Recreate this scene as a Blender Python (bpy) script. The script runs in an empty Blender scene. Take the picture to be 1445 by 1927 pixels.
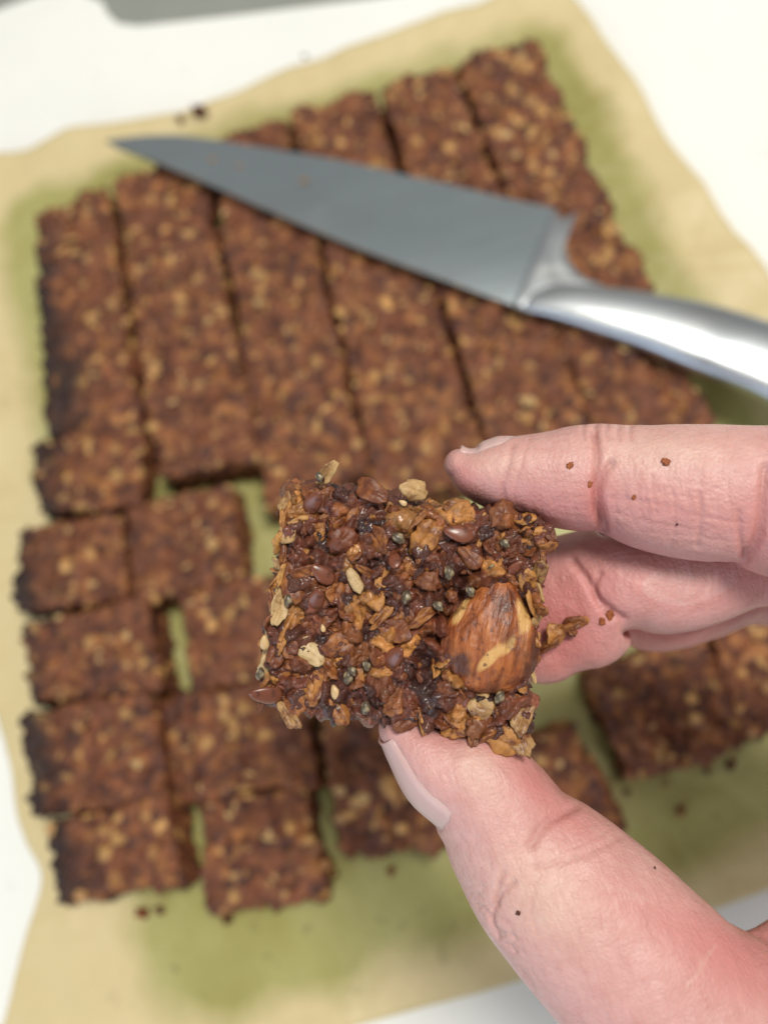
import bpy, math, random
import numpy as np
from mathutils import Vector, Matrix, Euler

random.seed(7)
rng = np.random.default_rng(7)
S = 0.01                                   # everything below is measured in centimetres
sc = bpy.context.scene
COL = sc.collection

# ------------------------------------------------------------------ camera
F = 1391.0; CX, CY = 722.5, 963.5          # focal length and centre in photograph pixels
TH, AL = math.radians(17.0), math.radians(18.7)
r0 = np.array([1., 0, 0]); u0 = np.array([0, math.cos(TH), math.sin(TH)]); VW = np.array([0, math.sin(TH), -math.cos(TH)])
RT = math.cos(AL) * r0 - math.sin(AL) * u0
UP = math.sin(AL) * r0 + math.cos(AL) * u0
CAM = np.array([0., 0., 26.0])
cd = bpy.data.cameras.new("camera"); cam = bpy.data.objects.new("camera", cd); COL.objects.link(cam)
M = Matrix((RT, UP, -VW)).transposed().to_4x4(); M.translation = Vector(CAM * S); cam.matrix_world = M
cd.sensor_fit = 'VERTICAL'; cd.lens = 4.25; cd.sensor_height = 4.25 * 1927 / F; cd.sensor_width = cd.sensor_height
cd.clip_start = 0.005; cd.clip_end = 20
cd.dof.use_dof = True; cd.dof.focus_distance = 10.35 * S; cd.dof.aperture_fstop = 1.5
sc.camera = cam

# ------------------------------------------------------------------ light and exposure (a kitchen: one ceiling lamp, one window)
w = bpy.data.worlds.new("World"); sc.world = w; w.use_nodes = True
bg = w.node_tree.nodes["Background"]; bg.inputs[0].default_value = (1.0, 0.98, 0.95, 1); bg.inputs[1].default_value = 0.36
def area(name, loc, target, size, power, color):
    l = bpy.data.lights.new(name, 'AREA'); l.shape = 'RECTANGLE'; l.size, l.size_y = size; l.energy = power; l.color = color
    o = bpy.data.objects.new(name, l); COL.objects.link(o); o.location = loc
    o.rotation_euler = (Vector(target) - Vector(loc)).to_track_quat('-Z', 'Y').to_euler()
area("ceiling_lamp", (0.34, 0.16, 1.35), (0.0, 0.1, 0), (0.34, 0.34), 15.6, (1.0, 0.96, 0.88))
area("window_light", (-1.1, -0.75, 0.62), (0, 0.05, 0.08), (0.9, 0.7), 6.4, (0.60, 0.77, 1.0))
sc.view_settings.view_transform = 'Standard'; sc.view_settings.look = 'None'; sc.view_settings.exposure = 0.08; sc.view_settings.gamma = 1
sc.render.engine = 'CYCLES'; sc.cycles.use_denoising = True; sc.cycles.max_bounces = 8

# ------------------------------------------------------------------ helpers
def ray(px, py): return VW + RT * (px - CX) / F + UP * (CY - py) / F
def at(px, py, z):                          # the point of height z seen at a photograph pixel
    d = ray(px, py); return CAM + d * ((z - CAM[2]) / d[2])
def atd(px, py, D): return CAM + ray(px, py) * D     # the point at depth D
def proj(P):                                # points -> pixels, depth
    Q = P - CAM; d = Q @ VW
    return CX + F * (Q @ RT) / d, CY - F * (Q @ UP) / d, d
def unit(v): v = np.asarray(v, float); return v / np.linalg.norm(v)

def hash3(ix, iy, iz, seed):
    n = (ix.astype(np.int64) * 73856093) ^ (iy.astype(np.int64) * 19349663) ^ (iz.astype(np.int64) * 83492791) ^ (seed * 2654435761 & 0x7fffffff)
    n = (n ^ (n >> 13)) * 1274126177 & 0x7fffffff
    n = (n ^ (n >> 16)) * 668265263 & 0x7fffffff
    return (n & 0xffff) / 32767.5 - 1.0
def vnoise(p, seed=0):
    i = np.floor(p); f = p - i; f = f * f * (3 - 2 * f); i = i.astype(np.int64); r = 0
    for dx in (0, 1):
        wx = f[:, 0] if dx else 1 - f[:, 0]
        for dy in (0, 1):
            wy = f[:, 1] if dy else 1 - f[:, 1]
            for dz in (0, 1):
                wz = f[:, 2] if dz else 1 - f[:, 2]
                r = r + wx * wy * wz * hash3(i[:, 0] + dx, i[:, 1] + dy, i[:, 2] + dz, seed)
    return r
def fbm(p, seed=0, o=3):
    a, s, r = 1.0, 1.0, 0
    for k in range(o): r = r + a * vnoise(p * s, seed + k * 17); a *= .5; s *= 2.03
    return r
def worley(p, pts):                         # distance to the nearest two points and the nearest one's index
    f1 = np.empty(len(p)); f2 = np.empty(len(p)); idx = np.empty(len(p), int)
    for a in range(0, len(p), 4000):
        d = ((p[a:a+4000, None, :] - pts[None]) ** 2).sum(2)
        k = np.argpartition(d, 1, axis=1)[:, :2]; dd = np.take_along_axis(d, k, 1)
        s = dd.argsort(1); dd = np.sqrt(np.take_along_axis(dd, s, 1)); k = np.take_along_axis(k, s, 1)
        f1[a:a+4000] = dd[:, 0]; f2[a:a+4000] = dd[:, 1]; idx[a:a+4000] = k[:, 0]
    return f1, f2, idx

def mesh(name, V, Fc, mat=None, smooth=True, origin=(0, 0, 0), col=None):
    me = bpy.data.meshes.new(name)
    me.from_pydata(((np.asarray(V, float) - np.asarray(origin)) * S).tolist(), [], Fc if isinstance(Fc, list) else Fc.tolist())
    if mat: me.materials.append(mat)
    if smooth: me.polygons.foreach_set('use_smooth', np.ones(len(me.polygons), bool))
    if col is not None:
        a = me.color_attributes.new('tint', 'FLOAT_COLOR', 'POINT')
        a.data.foreach_set('color', np.c_[col, np.ones(len(col))].astype(np.float32).ravel())
    me.update(); return me
def obj(name, me, parent=None, loc=None, rot=None, scale=None):
    o = bpy.data.objects.new(name, me); COL.objects.link(o)
    if parent: o.parent = parent
    if loc is not None: o.location = Vector(np.asarray(loc, float) * S)
    if rot is not None: o.rotation_euler = rot
    if scale is not None: o.scale = scale
    return o
def tag(o, label, cat, group=None):
    o['label'] = label; o['category'] = cat
    if group: o['group'] = group
    return o

def boxgrid(nx, ny, nz):
    idx = -np.ones((nx+1, ny+1, nz+1), int)
    I, J, K = np.meshgrid(np.arange(nx+1), np.arange(ny+1), np.arange(nz+1), indexing='ij')
    m = (I == 0) | (I == nx) | (J == 0) | (J == ny) | (K == 0) | (K == nz)
    idx[m] = np.arange(m.sum())
    V = np.c_[I[m] / nx, J[m] / ny, K[m] / nz]
    fs = []
    def q(a, flip):
        f = np.stack([a[:-1, :-1], a[1:, :-1], a[1:, 1:], a[:-1, 1:]], -1).reshape(-1, 4)
        fs.append(f[:, ::-1] if flip else f)
    q(idx[:, :, -1], False); q(idx[:, :, 0], True)
    q(idx[-1], False); q(idx[0], True)
    q(idx[:, -1], True); q(idx[:, 0], False)
    return V, np.vstack(fs)

# ------------------------------------------------------------------ materials
class NT:
    def __init__(s, name):
        s.m = bpy.data.materials.new(name); s.m.use_nodes = True; s.t = s.m.node_tree; s.n = s.t.nodes
        s.p = s.n['Principled BSDF']
    def add(s, typ, **kw):
        n = s.n.new(typ)
        for k, v in kw.items(): setattr(n, k, v)
        return n
    def link(s, a, b): s.t.links.new(a, b)
    def val(s, sock, v):
        if isinstance(v, bpy.types.NodeSocket): s.link(v, sock)
        elif v is not None: sock.default_value = v
    def coord(s, kind='Object'): return s.add('ShaderNodeTexCoord').outputs[kind]
    def scaled(s, vec, sc3):
        m = s.add('ShaderNodeMapping'); s.link(vec, m.inputs['Vector']); m.inputs['Scale'].default_value = sc3; return m.outputs[0]
    def noise(s, scale, detail=3, vec=None, rough=.55):       # scale per metre
        n = s.add('ShaderNodeTexNoise'); n.inputs['Scale'].default_value = scale; n.inputs['Detail'].default_value = detail; n.inputs['Roughness'].default_value = rough
        s.link(vec if vec is not None else s.coord(), n.inputs['Vector']); return n.outputs['Fac']
    def vor(s, scale, feature='F1', vec=None, out='Distance'):
        n = s.add('ShaderNodeTexVoronoi', feature=feature); n.inputs['Scale'].default_value = scale
        s.link(vec if vec is not None else s.coord(), n.inputs['Vector']); return n.outputs[out]
    def ramp(s, fac, stops):
        n = s.add('ShaderNodeValToRGB'); s.val(n.inputs[0], fac); e = n.color_ramp.elements
        while len(e) < len(stops): e.new(.5)
        for el, (p, c) in zip(e, stops):
            el.position = p; el.color = (*c, 1) if isinstance(c, tuple) else (c, c, c, 1)
        return n.outputs[0]
    def mix(s, fac, a, b, blend='MIX'):
        n = s.add('ShaderNodeMix', data_type='RGBA', blend_type=blend)
        s.val(n.inputs[0], fac)
        for k, v in ((6, a), (7, b)): s.val(n.inputs[k], (*v, 1) if isinstance(v, tuple) else v)
        return n.outputs[2]
    def math(s, op, a, b=None, clamp=False):
        n = s.add('ShaderNodeMath', operation=op, use_clamp=clamp); s.val(n.inputs[0], a)
        if b is not None: s.val(n.inputs[1], b)
        return n.outputs[0]
    def attr(s, name, out='Color'): return s.add('ShaderNodeAttribute', attribute_name=name).outputs[out]
    def rnd(s): return s.add('ShaderNodeObjectInfo').outputs['Random']
    def bump(s, h, dist_cm, strength=1.0, prev=None):
        n = s.add('ShaderNodeBump'); n.inputs['Distance'].default_value = dist_cm * S; n.inputs['Strength'].default_value = strength
        s.link(h, n.inputs['Height'])
        if prev is not None: s.link(prev, n.inputs['Normal'])
        return n.outputs[0]
    def out(s, color=None, rough=None, normal=None, **kw):
        if color is not None: s.val(s.p.inputs['Base Color'], (*color, 1) if isinstance(color, tuple) else color)
        if rough is not None: s.val(s.p.inputs['Roughness'], rough)
        if normal is not None: s.link(normal, s.p.inputs['Normal'])
        for k, v in kw.items(): s.val(s.p.inputs[k.replace('_', ' ')], v)
        return s.m

def m_table():
    t = NT('white_table_paint'); n = t.noise(9, 4); n2 = t.noise(60, 3)
    c = t.mix(t.ramp(n, [(.35, 0.), (.75, 1.)]), (.86, .86, .81), (.80, .81, .77))
    c = t.mix(t.ramp(n2, [(.62, 0.), (.8, .35)]), c, (.62, .62, .58))
    return t.out(c, .45, t.bump(t.noise(900, 2), .004))
def m_floor():
    t = NT('grey_green_floor'); n = t.noise(12, 4)
    return t.out(t.mix(n, (.50, .53, .47), (.60, .62, .56)), .5)
def m_paper():
    t = NT('parchment'); st = t.attr('tint'); sep = t.add('ShaderNodeSeparateColor'); t.link(st, sep.inputs[0])
    n = t.noise(45, 5, rough=.6); n2 = t.noise(16, 5, rough=.6)
    base = t.mix(n, (.565, .455, .225), (.665, .555, .315))
    green = t.mix(t.ramp(n2, [(.3, 0.), (.7, 1.)]), (.28, .255, .060), (.42, .40, .155))
    m = t.math('ADD', sep.outputs[0], t.math('MULTIPLY', t.math('SUBTRACT', n, .5), .55))
    c = t.mix(t.ramp(m, [(.32, 0.), (.72, 1.)]), base, green)
    c = t.mix(t.math('MULTIPLY', t.ramp(t.noise(130, 4), [(.62, 0.), (.72, .6)]), sep.outputs[0]), c, (.16, .12, .035))
    cr = t.vor(28, 'DISTANCE_TO_EDGE'); wr = t.vor(61, 'DISTANCE_TO_EDGE', t.scaled(t.coord(), (1, .5, 1)))
    return t.out(c, .5, t.bump(t.noise(150, 4), .03, 1., t.bump(t.ramp(cr, [(0., 0.), (.10, 1.)]), .05, .5, t.bump(t.ramp(wr, [(0., 0.), (.15, 1.)]), .03, .4))))
def m_bar():
    t = NT('baked_chocolate_oats'); a = t.attr('tint')
    n = t.noise(420, 4, rough=.65); n2 = t.noise(1300, 2)
    c = t.mix(1.0, a, t.ramp(n, [(.25, .7), (.75, 1.3)]), 'MULTIPLY')
    b = t.bump(n2, .02, .7, t.bump(n, .06, .8))
    return t.out(c, t.ramp(n2, [(.3, .48), (.7, .72)]), b, Specular_IOR_Level=.35)
def m_flake(name, lo, mid, hi, choc=.5, scale=1.0, rough=.42):
    t = NT(name); r = t.rnd(); co = t.coord()
    off = t.add('ShaderNodeVectorMath', operation='ADD'); t.link(co, off.inputs[0])
    cb = t.add('ShaderNodeCombineXYZ'); t.link(r, cb.inputs[0]); t.link(r, cb.inputs[1]); t.link(cb.outputs[0], off.inputs[1]); v = off.outputs[0]
    c = t.ramp(r, [(0., lo), (.65, mid), (1., hi)])
    n = t.noise(620 * scale, 5, v, .65)
    c = t.mix(t.noise(1500 * scale, 3, v), c, t.mix(1., c, (.55, .48, .42), 'MULTIPLY'))
    m = t.ramp(t.math('ADD', n, t.math('MULTIPLY', t.math('SUBTRACT', r, .5), -.18)), [(choc - .10, 0.), (choc + .10, 1.)])
    c = t.mix(m, c, t.mix(t.noise(900 * scale, 3, v), (.085, .021, .009), (.18, .052, .017)))
    return t.out(c, t.ramp(n, [(.35, rough + .16), (.7, rough - .10)]), t.bump(t.noise(1900 * scale, 3, v), .012, .8, t.bump(n, .03, .6)))
def m_choc():
    t = NT('sticky_chocolate'); a = t.attr('tint'); n = t.noise(900, 5, rough=.65); g = t.noise(2600, 3, rough=.7)
    c = t.mix(1.0, a, t.ramp(n, [(.25, .65), (.75, 1.4)]), 'MULTIPLY')
    b = t.bump(g, .022, 1., t.bump(n, .045, 1.))
    return t.out(c, t.ramp(t.noise(700, 3), [(.33, .16), (.62, .56)]), b, Coat_Weight=.35, Coat_Roughness=.10)
def m_seed(name, c1, c2, scale, rough, choc=.62):
    t = NT(name); r = t.rnd(); n = t.vor(scale, out='Distance'); k = t.noise(700, 3)
    c = t.mix(t.ramp(n, [(.25, 0.), (.6, 1.)]), c1, c2)
    c = t.mix(t.ramp(k, [(choc - .04, 0.), (choc + .06, 1.)]), c, (.05, .016, .008))
    return t.out(c, rough, t.bump(n, .006), Coat_Weight=.1, Coat_Roughness=.2)
def m_almond():
    t = NT('almond_skin'); co = t.coord(); st = t.scaled(co, (1, .16, 1))
    rid = t.noise(700, 4, st, .6); big = t.noise(210, 3, t.scaled(co, (1, .45, 1)), .5); ch = t.noise(260, 5)
    skin = t.ramp(rid, [(.34, (.12, .026, .008)), (.5, (.31, .085, .020)), (.72, (.47, .17, .045))])
    pale = t.mix(t.noise(900, 3), (.50, .255, .075), (.62, .38, .14))
    tt = t.attr('tint'); sp = t.add('ShaderNodeSeparateColor'); t.link(tt, sp.inputs[0])
    c = t.mix(t.ramp(t.math('ADD', t.math('MULTIPLY', t.math('SUBTRACT', big, .5), 1.5), sp.outputs[1]), [(.40, 0.), (.62, 1.)]), skin, pale)
    c = t.mix(t.ramp(t.math('ADD', ch, t.math('MULTIPLY', sp.outputs[0], .30)), [(.56, 0.), (.80, 1.)]), c, (.090, .028, .014))
    c = t.mix(t.ramp(t.noise(1100, 3), [(.60, 0.), (.68, .75)]), c, (.10, .030, .014))
    return t.out(c, t.ramp(ch, [(.3, .55), (.7, .36)]), t.bump(t.noise(1500, 3), .01, .6, t.bump(ch, .03, .6, t.bump(rid, .06, .9))), Coat_Weight=.05, Coat_Roughness=.25)
def m_skin():
    t = NT('skin'); sp = t.add('ShaderNodeSeparateColor'); t.link(t.attr('tint'), sp.inputs[0])
    n = t.noise(70, 4); n2 = t.noise(420, 4, rough=.65); st1 = t.noise(900, 3, t.scaled(t.coord(), (1, .22, .5)), .6); st2 = t.noise(900, 3, t.scaled(t.coord(), (.25, 1, .5)), .6)
    c = t.mix(n, (.55, .275, .258), (.67, .41, .375))
    c = t.mix(sp.outputs[0], c, (.56, .175, .165))          # redder pads and joints
    c = t.mix(sp.outputs[1], c, (.68, .50, .40))            # paler, drier patches
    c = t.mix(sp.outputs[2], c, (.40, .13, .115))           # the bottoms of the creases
    c = t.mix(t.ramp(n2, [(.35, .0), (.75, .38)]), c, (.47, .20, .17)); c = t.mix(t.ramp(st1, [(.55, 0.), (.75, .22)]), c, (.42, .17, .15))
    b = t.bump(t.noise(2300, 4), .015, 1., t.bump(st1, .023, .9, t.bump(st2, .016, .8, t.bump(n2, .035, .7))))
    m = t.out(c, t.ramp(n2, [(.3, .30), (.7, .46)]), b, Subsurface_Weight=.34, Subsurface_Scale=.0018, Specular_IOR_Level=.42)
    t.p.inputs['Subsurface Radius'].default_value = (1.0, .36, .22)
    return m
def m_nail():
    t = NT('finger_nail'); n = t.noise(200, 3)
    return t.out(t.mix(n, (.57, .35, .325), (.62, .42, .40)), .38, t.bump(t.noise(500, 2), .004), Subsurface_Weight=.3, Subsurface_Scale=.0015)
def m_steel(name, color, rough, aniso):
    t = NT(name); n = t.noise(60, 4); st = t.noise(900, 3, t.scaled(t.coord(), (.04, 1, 1)))
    c = t.mix(n, color, tuple(x * .86 for x in color)); sm_ = t.noise(38, 5, t.scaled(t.coord(), (.5, 1.6, 1)), .65); c = t.mix(t.ramp(sm_, [(.52, 0.), (.70, .35)]), c, tuple(x * f for x, f in zip(color, (.80, .70, .60))))
    return t.out(c, t.math('ADD', t.math('MULTIPLY', st, .10), rough), t.bump(st, .001, .4), Metallic=1.0, Anisotropic=aniso)
M_TABLE, M_FLOOR, M_PAPER, M_BAR, M_CHOC, M_ALM, M_SKIN, M_NAIL = m_table(), m_floor(), m_paper(), m_bar(), m_choc(), m_almond(), m_skin(), m_nail()
M_OAT_BG = m_flake('baked_oat', (.24, .088, .029), (.44, .22, .068), (.74, .52, .23), .70, .5)
M_OAT = m_flake('sticky_oat', (.25, .075, .020), (.40, .150, .034), (.58, .28, .072), .47)
M_PALE = m_flake('pale_oat', (.46, .27, .10), (.58, .38, .17), (.66, .50, .27), .60)
M_NUT = m_flake('nut_chunk', (.22, .060, .028), (.27, .10, .036), (.40, .19, .065), .50)
M_FLAX = m_seed('flax_seed', (.22, .068, .034), (.16, .047, .023), 300, .32, .62)
M_CHIA = m_seed('chia_seed', (.42, .33, .19), (.085, .064, .038), 1300, .38, .54)
M_SESAME = m_seed('sesame_seed', (.62, .44, .22), (.55, .36, .17), 500, .4, .8)
M_BLADE = m_steel('blade_steel', (.49, .56, .585), .17, .2)
M_HANDLE = m_steel('handle_steel', (.50, .53, .55), .30, .3)

# ------------------------------------------------------------------ the table, the floor, the parchment
def prism(poly, z0, z1):
    n = len(poly); V = [(x, y, z1) for x, y in poly] + [(x, y, z0) for x, y in poly]
    Fc = [list(range(n)), list(range(2 * n - 1, n - 1, -1))] + [[(i + 1) % n, i, i + n, (i + 1) % n + n] for i in range(n)]
    return V, Fc
edge = [at(x, y, 0)[:2] for x, y in ((-260, 160), (-60, 40), (15, 12), (70, -8), (150, -14), (192, 4), (203, 26), (222, 44), (260, 49), (420, 32), (700, -2), (1100, -60), (2300, -260))]
poly = [tuple(p) for p in edge][::-1] + [(-120, edge[0][1]), (-120, -70), (120, -70), (120, edge[-1][1])]
V, Fc = prism(poly, -2.0, 0.0)
tb = obj('table', mesh('table', V, Fc, M_TABLE, False)); tb['kind'] = 'structure'
V, Fc = prism([(-200, -200), (200, -200), (200, 300), (-200, 300)], -77, -75)
fl = obj('floor', mesh('floor', V, Fc, M_FLOOR, False)); fl['kind'] = 'structure'

RX0, RX1, RY0, RY1 = -10.6, 12.6, -5.2, 25.2        # where the tray pressed the sheet flat
def paper_z(x, y):
    d = np.maximum.reduce([RX0 - x, x - RX1, RY0 - y, y - RY1, np.zeros_like(x)])
    p = np.c_[x, y, np.zeros_like(x)]
    lift = .30 * np.clip(d - .15, 0, 9) ** 1.0
    tang = np.where((x < RX0) | (x > RX1), y, x)
    pleat = .16 * np.clip(d, 0, 3) * vnoise(np.c_[tang * .55, d * .12, 0 * d], 3) + .16 * np.clip(d, 0, 1) * (1 - 2 * np.abs(vnoise(np.c_[tang * .8, d * .25, 0 * d + 3], 8))) ** 3
    return .06 + lift * .45 + pleat * .35 + .05 * (fbm(p * .5, 5) + 1) + .03 * np.abs(fbm(p * 1.3, 9))
outl = [(130, 250), (240, 232), (350, 212), (480, 160), (600, 108), (760, 55), (900, 6), (990, -25), (1075, -18), (1110, 30), (1150, 92), (1205, 165), (1250, 250), (1310, 335),
        (1370, 425), (1445, 520), (1560, 690), (1680, 900), (1760, 1150), (1740, 1400), (1660, 1600), (1445, 1677), (1240, 1750), (1000, 1840), (840, 1885), (640, 1940), (400, 2010), (120, 2030), (0, 1975),
        (20, 1925), (52, 1790), (74, 1700), (86, 1645), (60, 1600), (40, 1540), (22, 1440), (0, 1345), (-60, 1200), (-120, 950), (-130, 600), (-80, 330), (0, 291), (60, 283)]
B = np.array([at(x, y, .5)[:2] for x, y in outl])
Bc = np.vstack([B, B[:1]]); seg = np.r_[0, np.cumsum(np.linalg.norm(np.diff(Bc, axis=0), axis=1))]
NB, NR = 420, 100
tt = np.linspace(0, seg[-1], NB, endpoint=False)
bx, by = np.interp(tt, seg, Bc[:, 0]), np.interp(tt, seg, Bc[:, 1])
for _ in range(2): bx = (np.roll(bx, 1) + 2 * bx + np.roll(bx, -1)) / 4; by = (np.roll(by, 1) + 2 * by + np.roll(by, -1)) / 4
c0 = np.array([1.0, 10.0]); rr = np.linspace(0.02, 1, NR)
X = c0[0] + (bx[None] - c0[0]) * rr[:, None]; Y = c0[1] + (by[None] - c0[1]) * rr[:, None]
X, Y = X.ravel(), Y.ravel(); V = np.c_[X, Y, paper_z(X, Y)]
I, J = np.meshgrid(np.arange(NR - 1), np.arange(NB), indexing='ij'); J2 = (J + 1) % NB
Fc = np.stack([I * NB + J, I * NB + J2, (I + 1) * NB + J2, (I + 1) * NB + J], -1).reshape(-1, 4)
Fl = Fc.tolist() + [list(range(NB - 1, -1, -1))]
ex_ = np.maximum(np.maximum(-10.1 - X, X - 12.3), 0); ey_ = np.maximum(np.maximum(-4.4 - Y, Y - 25.2), 0); dd = np.hypot(ex_, ey_) - 1.7
stain = 1 / (1 + np.exp((dd - .1 + .25 * fbm(np.c_[X, Y, X * 0] * .5, 88, 3)) * 1.5))
pp = obj('parchment_sheet', mesh('parchment_sheet', V, Fl, M_PAPER, True, (0, 0, 0), np.c_[stain, stain, stain]))
sol = pp.modifiers.new('thickness', 'SOLIDIFY'); sol.thickness = .015 * S; sol.offset = -1
tag(pp, 'tan baking parchment with grease-stained green middle lying on the white table', 'baking paper')

# ------------------------------------------------------------------ small pieces (shared meshes)
def blob(nu, nv, rx, ry, rz, seed, amp=.12, freq=2.5, shape=None):
    V = []; Fc = []
    for i in range(nv + 1):
        ph = math.pi * i / nv
        for j in range(nu):
            th = 2 * math.pi * j / nu; V.append((math.sin(ph) * math.cos(th), math.sin(ph) * math.sin(th), math.cos(ph)))
    for i in range(nv):
        for j in range(nu):
            a, b = i * nu + j, i * nu + (j + 1) % nu; Fc.append([a, a + nu, b + nu, b])
    V = np.array(V); n = 1 + amp * fbm(V * freq + seed * 7.1, seed, 2); V = V * n[:, None]
    if shape: V = shape(V)
    return V * np.array([rx, ry, rz]), Fc
def flake_mesh(k, mat, rx, ry, rz, sharp=.22):
    rs = random.Random(k); c1, c2, ph = rs.uniform(-.5, .7), rs.uniform(-.4, .4), rs.uniform(0, 6.3)
    def shape(V):
        z = np.sign(V[:, 2]) * np.abs(V[:, 2]) ** .7
        cr = -.55 * np.exp(-(V[:, 0] / .13) ** 2) * (V[:, 2] > 0)                       # the groove of a rolled oat
        ragged = 1 + sharp * vnoise(np.c_[np.cos(np.arctan2(V[:, 1], V[:, 0])) * 2.2, np.sin(np.arctan2(V[:, 1], V[:, 0])) * 2.2, np.full(len(V), k * 3.3)], k)
        x, y = V[:, 0] * ragged, V[:, 1] * ragged
        return np.c_[x, y, z + cr + c1 * 2.2 * x ** 2 + c2 * 2.0 * y ** 2 + .5 * vnoise(np.c_[x, y, z * 0] * 2.2 + k, k)]
    V, Fc = blob(24, 14, rx, ry, rz, k, .10, 2.0, shape)
    V = V * (1 + .10 * fbm(V / np.array([rx, ry, rz * 2]) * 3.5 + k, k + 3, 2))[:, None]
    return mesh('oat_flake', V, Fc, mat)
def chunk_mesh(k, mat, r, sq=.7):
    V, Fc = blob(24, 16, r, r * .85, r * sq, k, .34, 3.4)
    return mesh('nut_chunk', V, Fc, mat)
def seed_mesh(name, mat, rx, ry, rz, point):
    def shape(V): return np.c_[V[:, 0] * (1 - point * V[:, 1]), V[:, 1], V[:, 2]]
    V, Fc = blob(14, 10, rx, ry, rz, 5, .03, 2, shape); return mesh(name, V, Fc, mat)
OATS_BG = [flake_mesh(20 + k, M_OAT_BG, random.uniform(.16, .26), random.uniform(.22, .34), .065, .2) for k in range(8)]
OATS = [flake_mesh(40 + k, M_OAT, random.uniform(.13, .22), random.uniform(.20, .31), .05, .17) for k in range(10)]
M_GOLD = m_flake('golden_oat', (.40, .16, .038), (.52, .24, .060), (.64, .36, .11), .53)
SLIV = [flake_mesh(60 + k, M_GOLD, random.uniform(.06, .09), random.uniform(.20, .32), .05, .3) for k in range(6)]
PALES = [flake_mesh(80 + k, M_PALE, random.uniform(.09, .15), random.uniform(.15, .26), .045, .15) for k in range(5)]
NUTS = [chunk_mesh(90 + k, M_NUT, random.uniform(.14, .2), .45) for k in range(6)]
BITS = [chunk_mesh(100 + k, M_OAT, random.uniform(.055, .085)) for k in range(6)]
FLAX = seed_mesh('flax_seed', M_FLAX, .125, .225, .05, .30)
CHIA = seed_mesh('chia_seed', M_CHIA, .058, .085, .055, .12)
SESA = seed_mesh('sesame_seed', M_SESAME, .062, .105, .04, .35)

# ------------------------------------------------------------------ a bar's body: a crumbly rounded block with lumps
def bar_body(P, axes_out, dims, rad, seg, lump, amp, palette, weights, seed, mat, burnt=None, rough=.10):
    """P maps unit-block coordinates (N,3) to centimetres; axes_out are its three outward unit axes."""
    a, b, h = dims; nx, ny, nz = max(4, round(a / seg)), max(4, round(b / seg)), max(4, round(h / seg))
    V, Fc = boxgrid(nx, ny, nz); d3 = np.array(dims); q = (V - .5) * d3
    inn = np.clip(q, -(d3 / 2 - rad), d3 / 2 - rad); nrm = q - inn; nrm /= np.linalg.norm(nrm, axis=1)[:, None] + 1e-9
    q = inn + nrm * rad
    N = nrm @ np.array(axes_out); W = P(q / d3 + .5)
    r = np.random.default_rng(seed); lo, hi = W.min(0) - .1, W.max(0) + .1
    pts = lo + r.random((int(np.prod(hi - lo) / lump ** 3), 3)) * (hi - lo)
    keep = worley(pts, W[::3])[0] < lump * 1.1; pts = pts[keep]
    jit = np.c_[vnoise(W * 3 / lump * .4, seed), vnoise(W * 3 / lump * .4, seed + 5), vnoise(W * 3 / lump * .4, seed + 9)] * lump * .25
    f1, f2, ix = worley(W + jit, pts)
    hgt = r.uniform(-.6, 1.0, len(pts))[ix]
    dome = np.clip((f2 - f1) / lump, 0, .6)
    disp = amp * (hgt * .7 + 1.6 * dome - .5) + rough * fbm(W * 1.1, seed + 2, 3) + amp * .35 * fbm(W * 7, seed + 3, 2)
    W2 = W + N * disp[:, None]
    pal = np.array(palette); cid = r.choice(len(pal), len(pts), p=np.array(weights) / sum(weights))
    col = pal[cid][ix] * r.uniform(.75, 1.25, len(pts))[ix][:, None]
    if burnt is not None: col = col * (1 - burnt(W2)[:, None]) + np.array([.018, .011, .011]) * burnt(W2)[:, None]
    return W2, Fc, col, N

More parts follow.
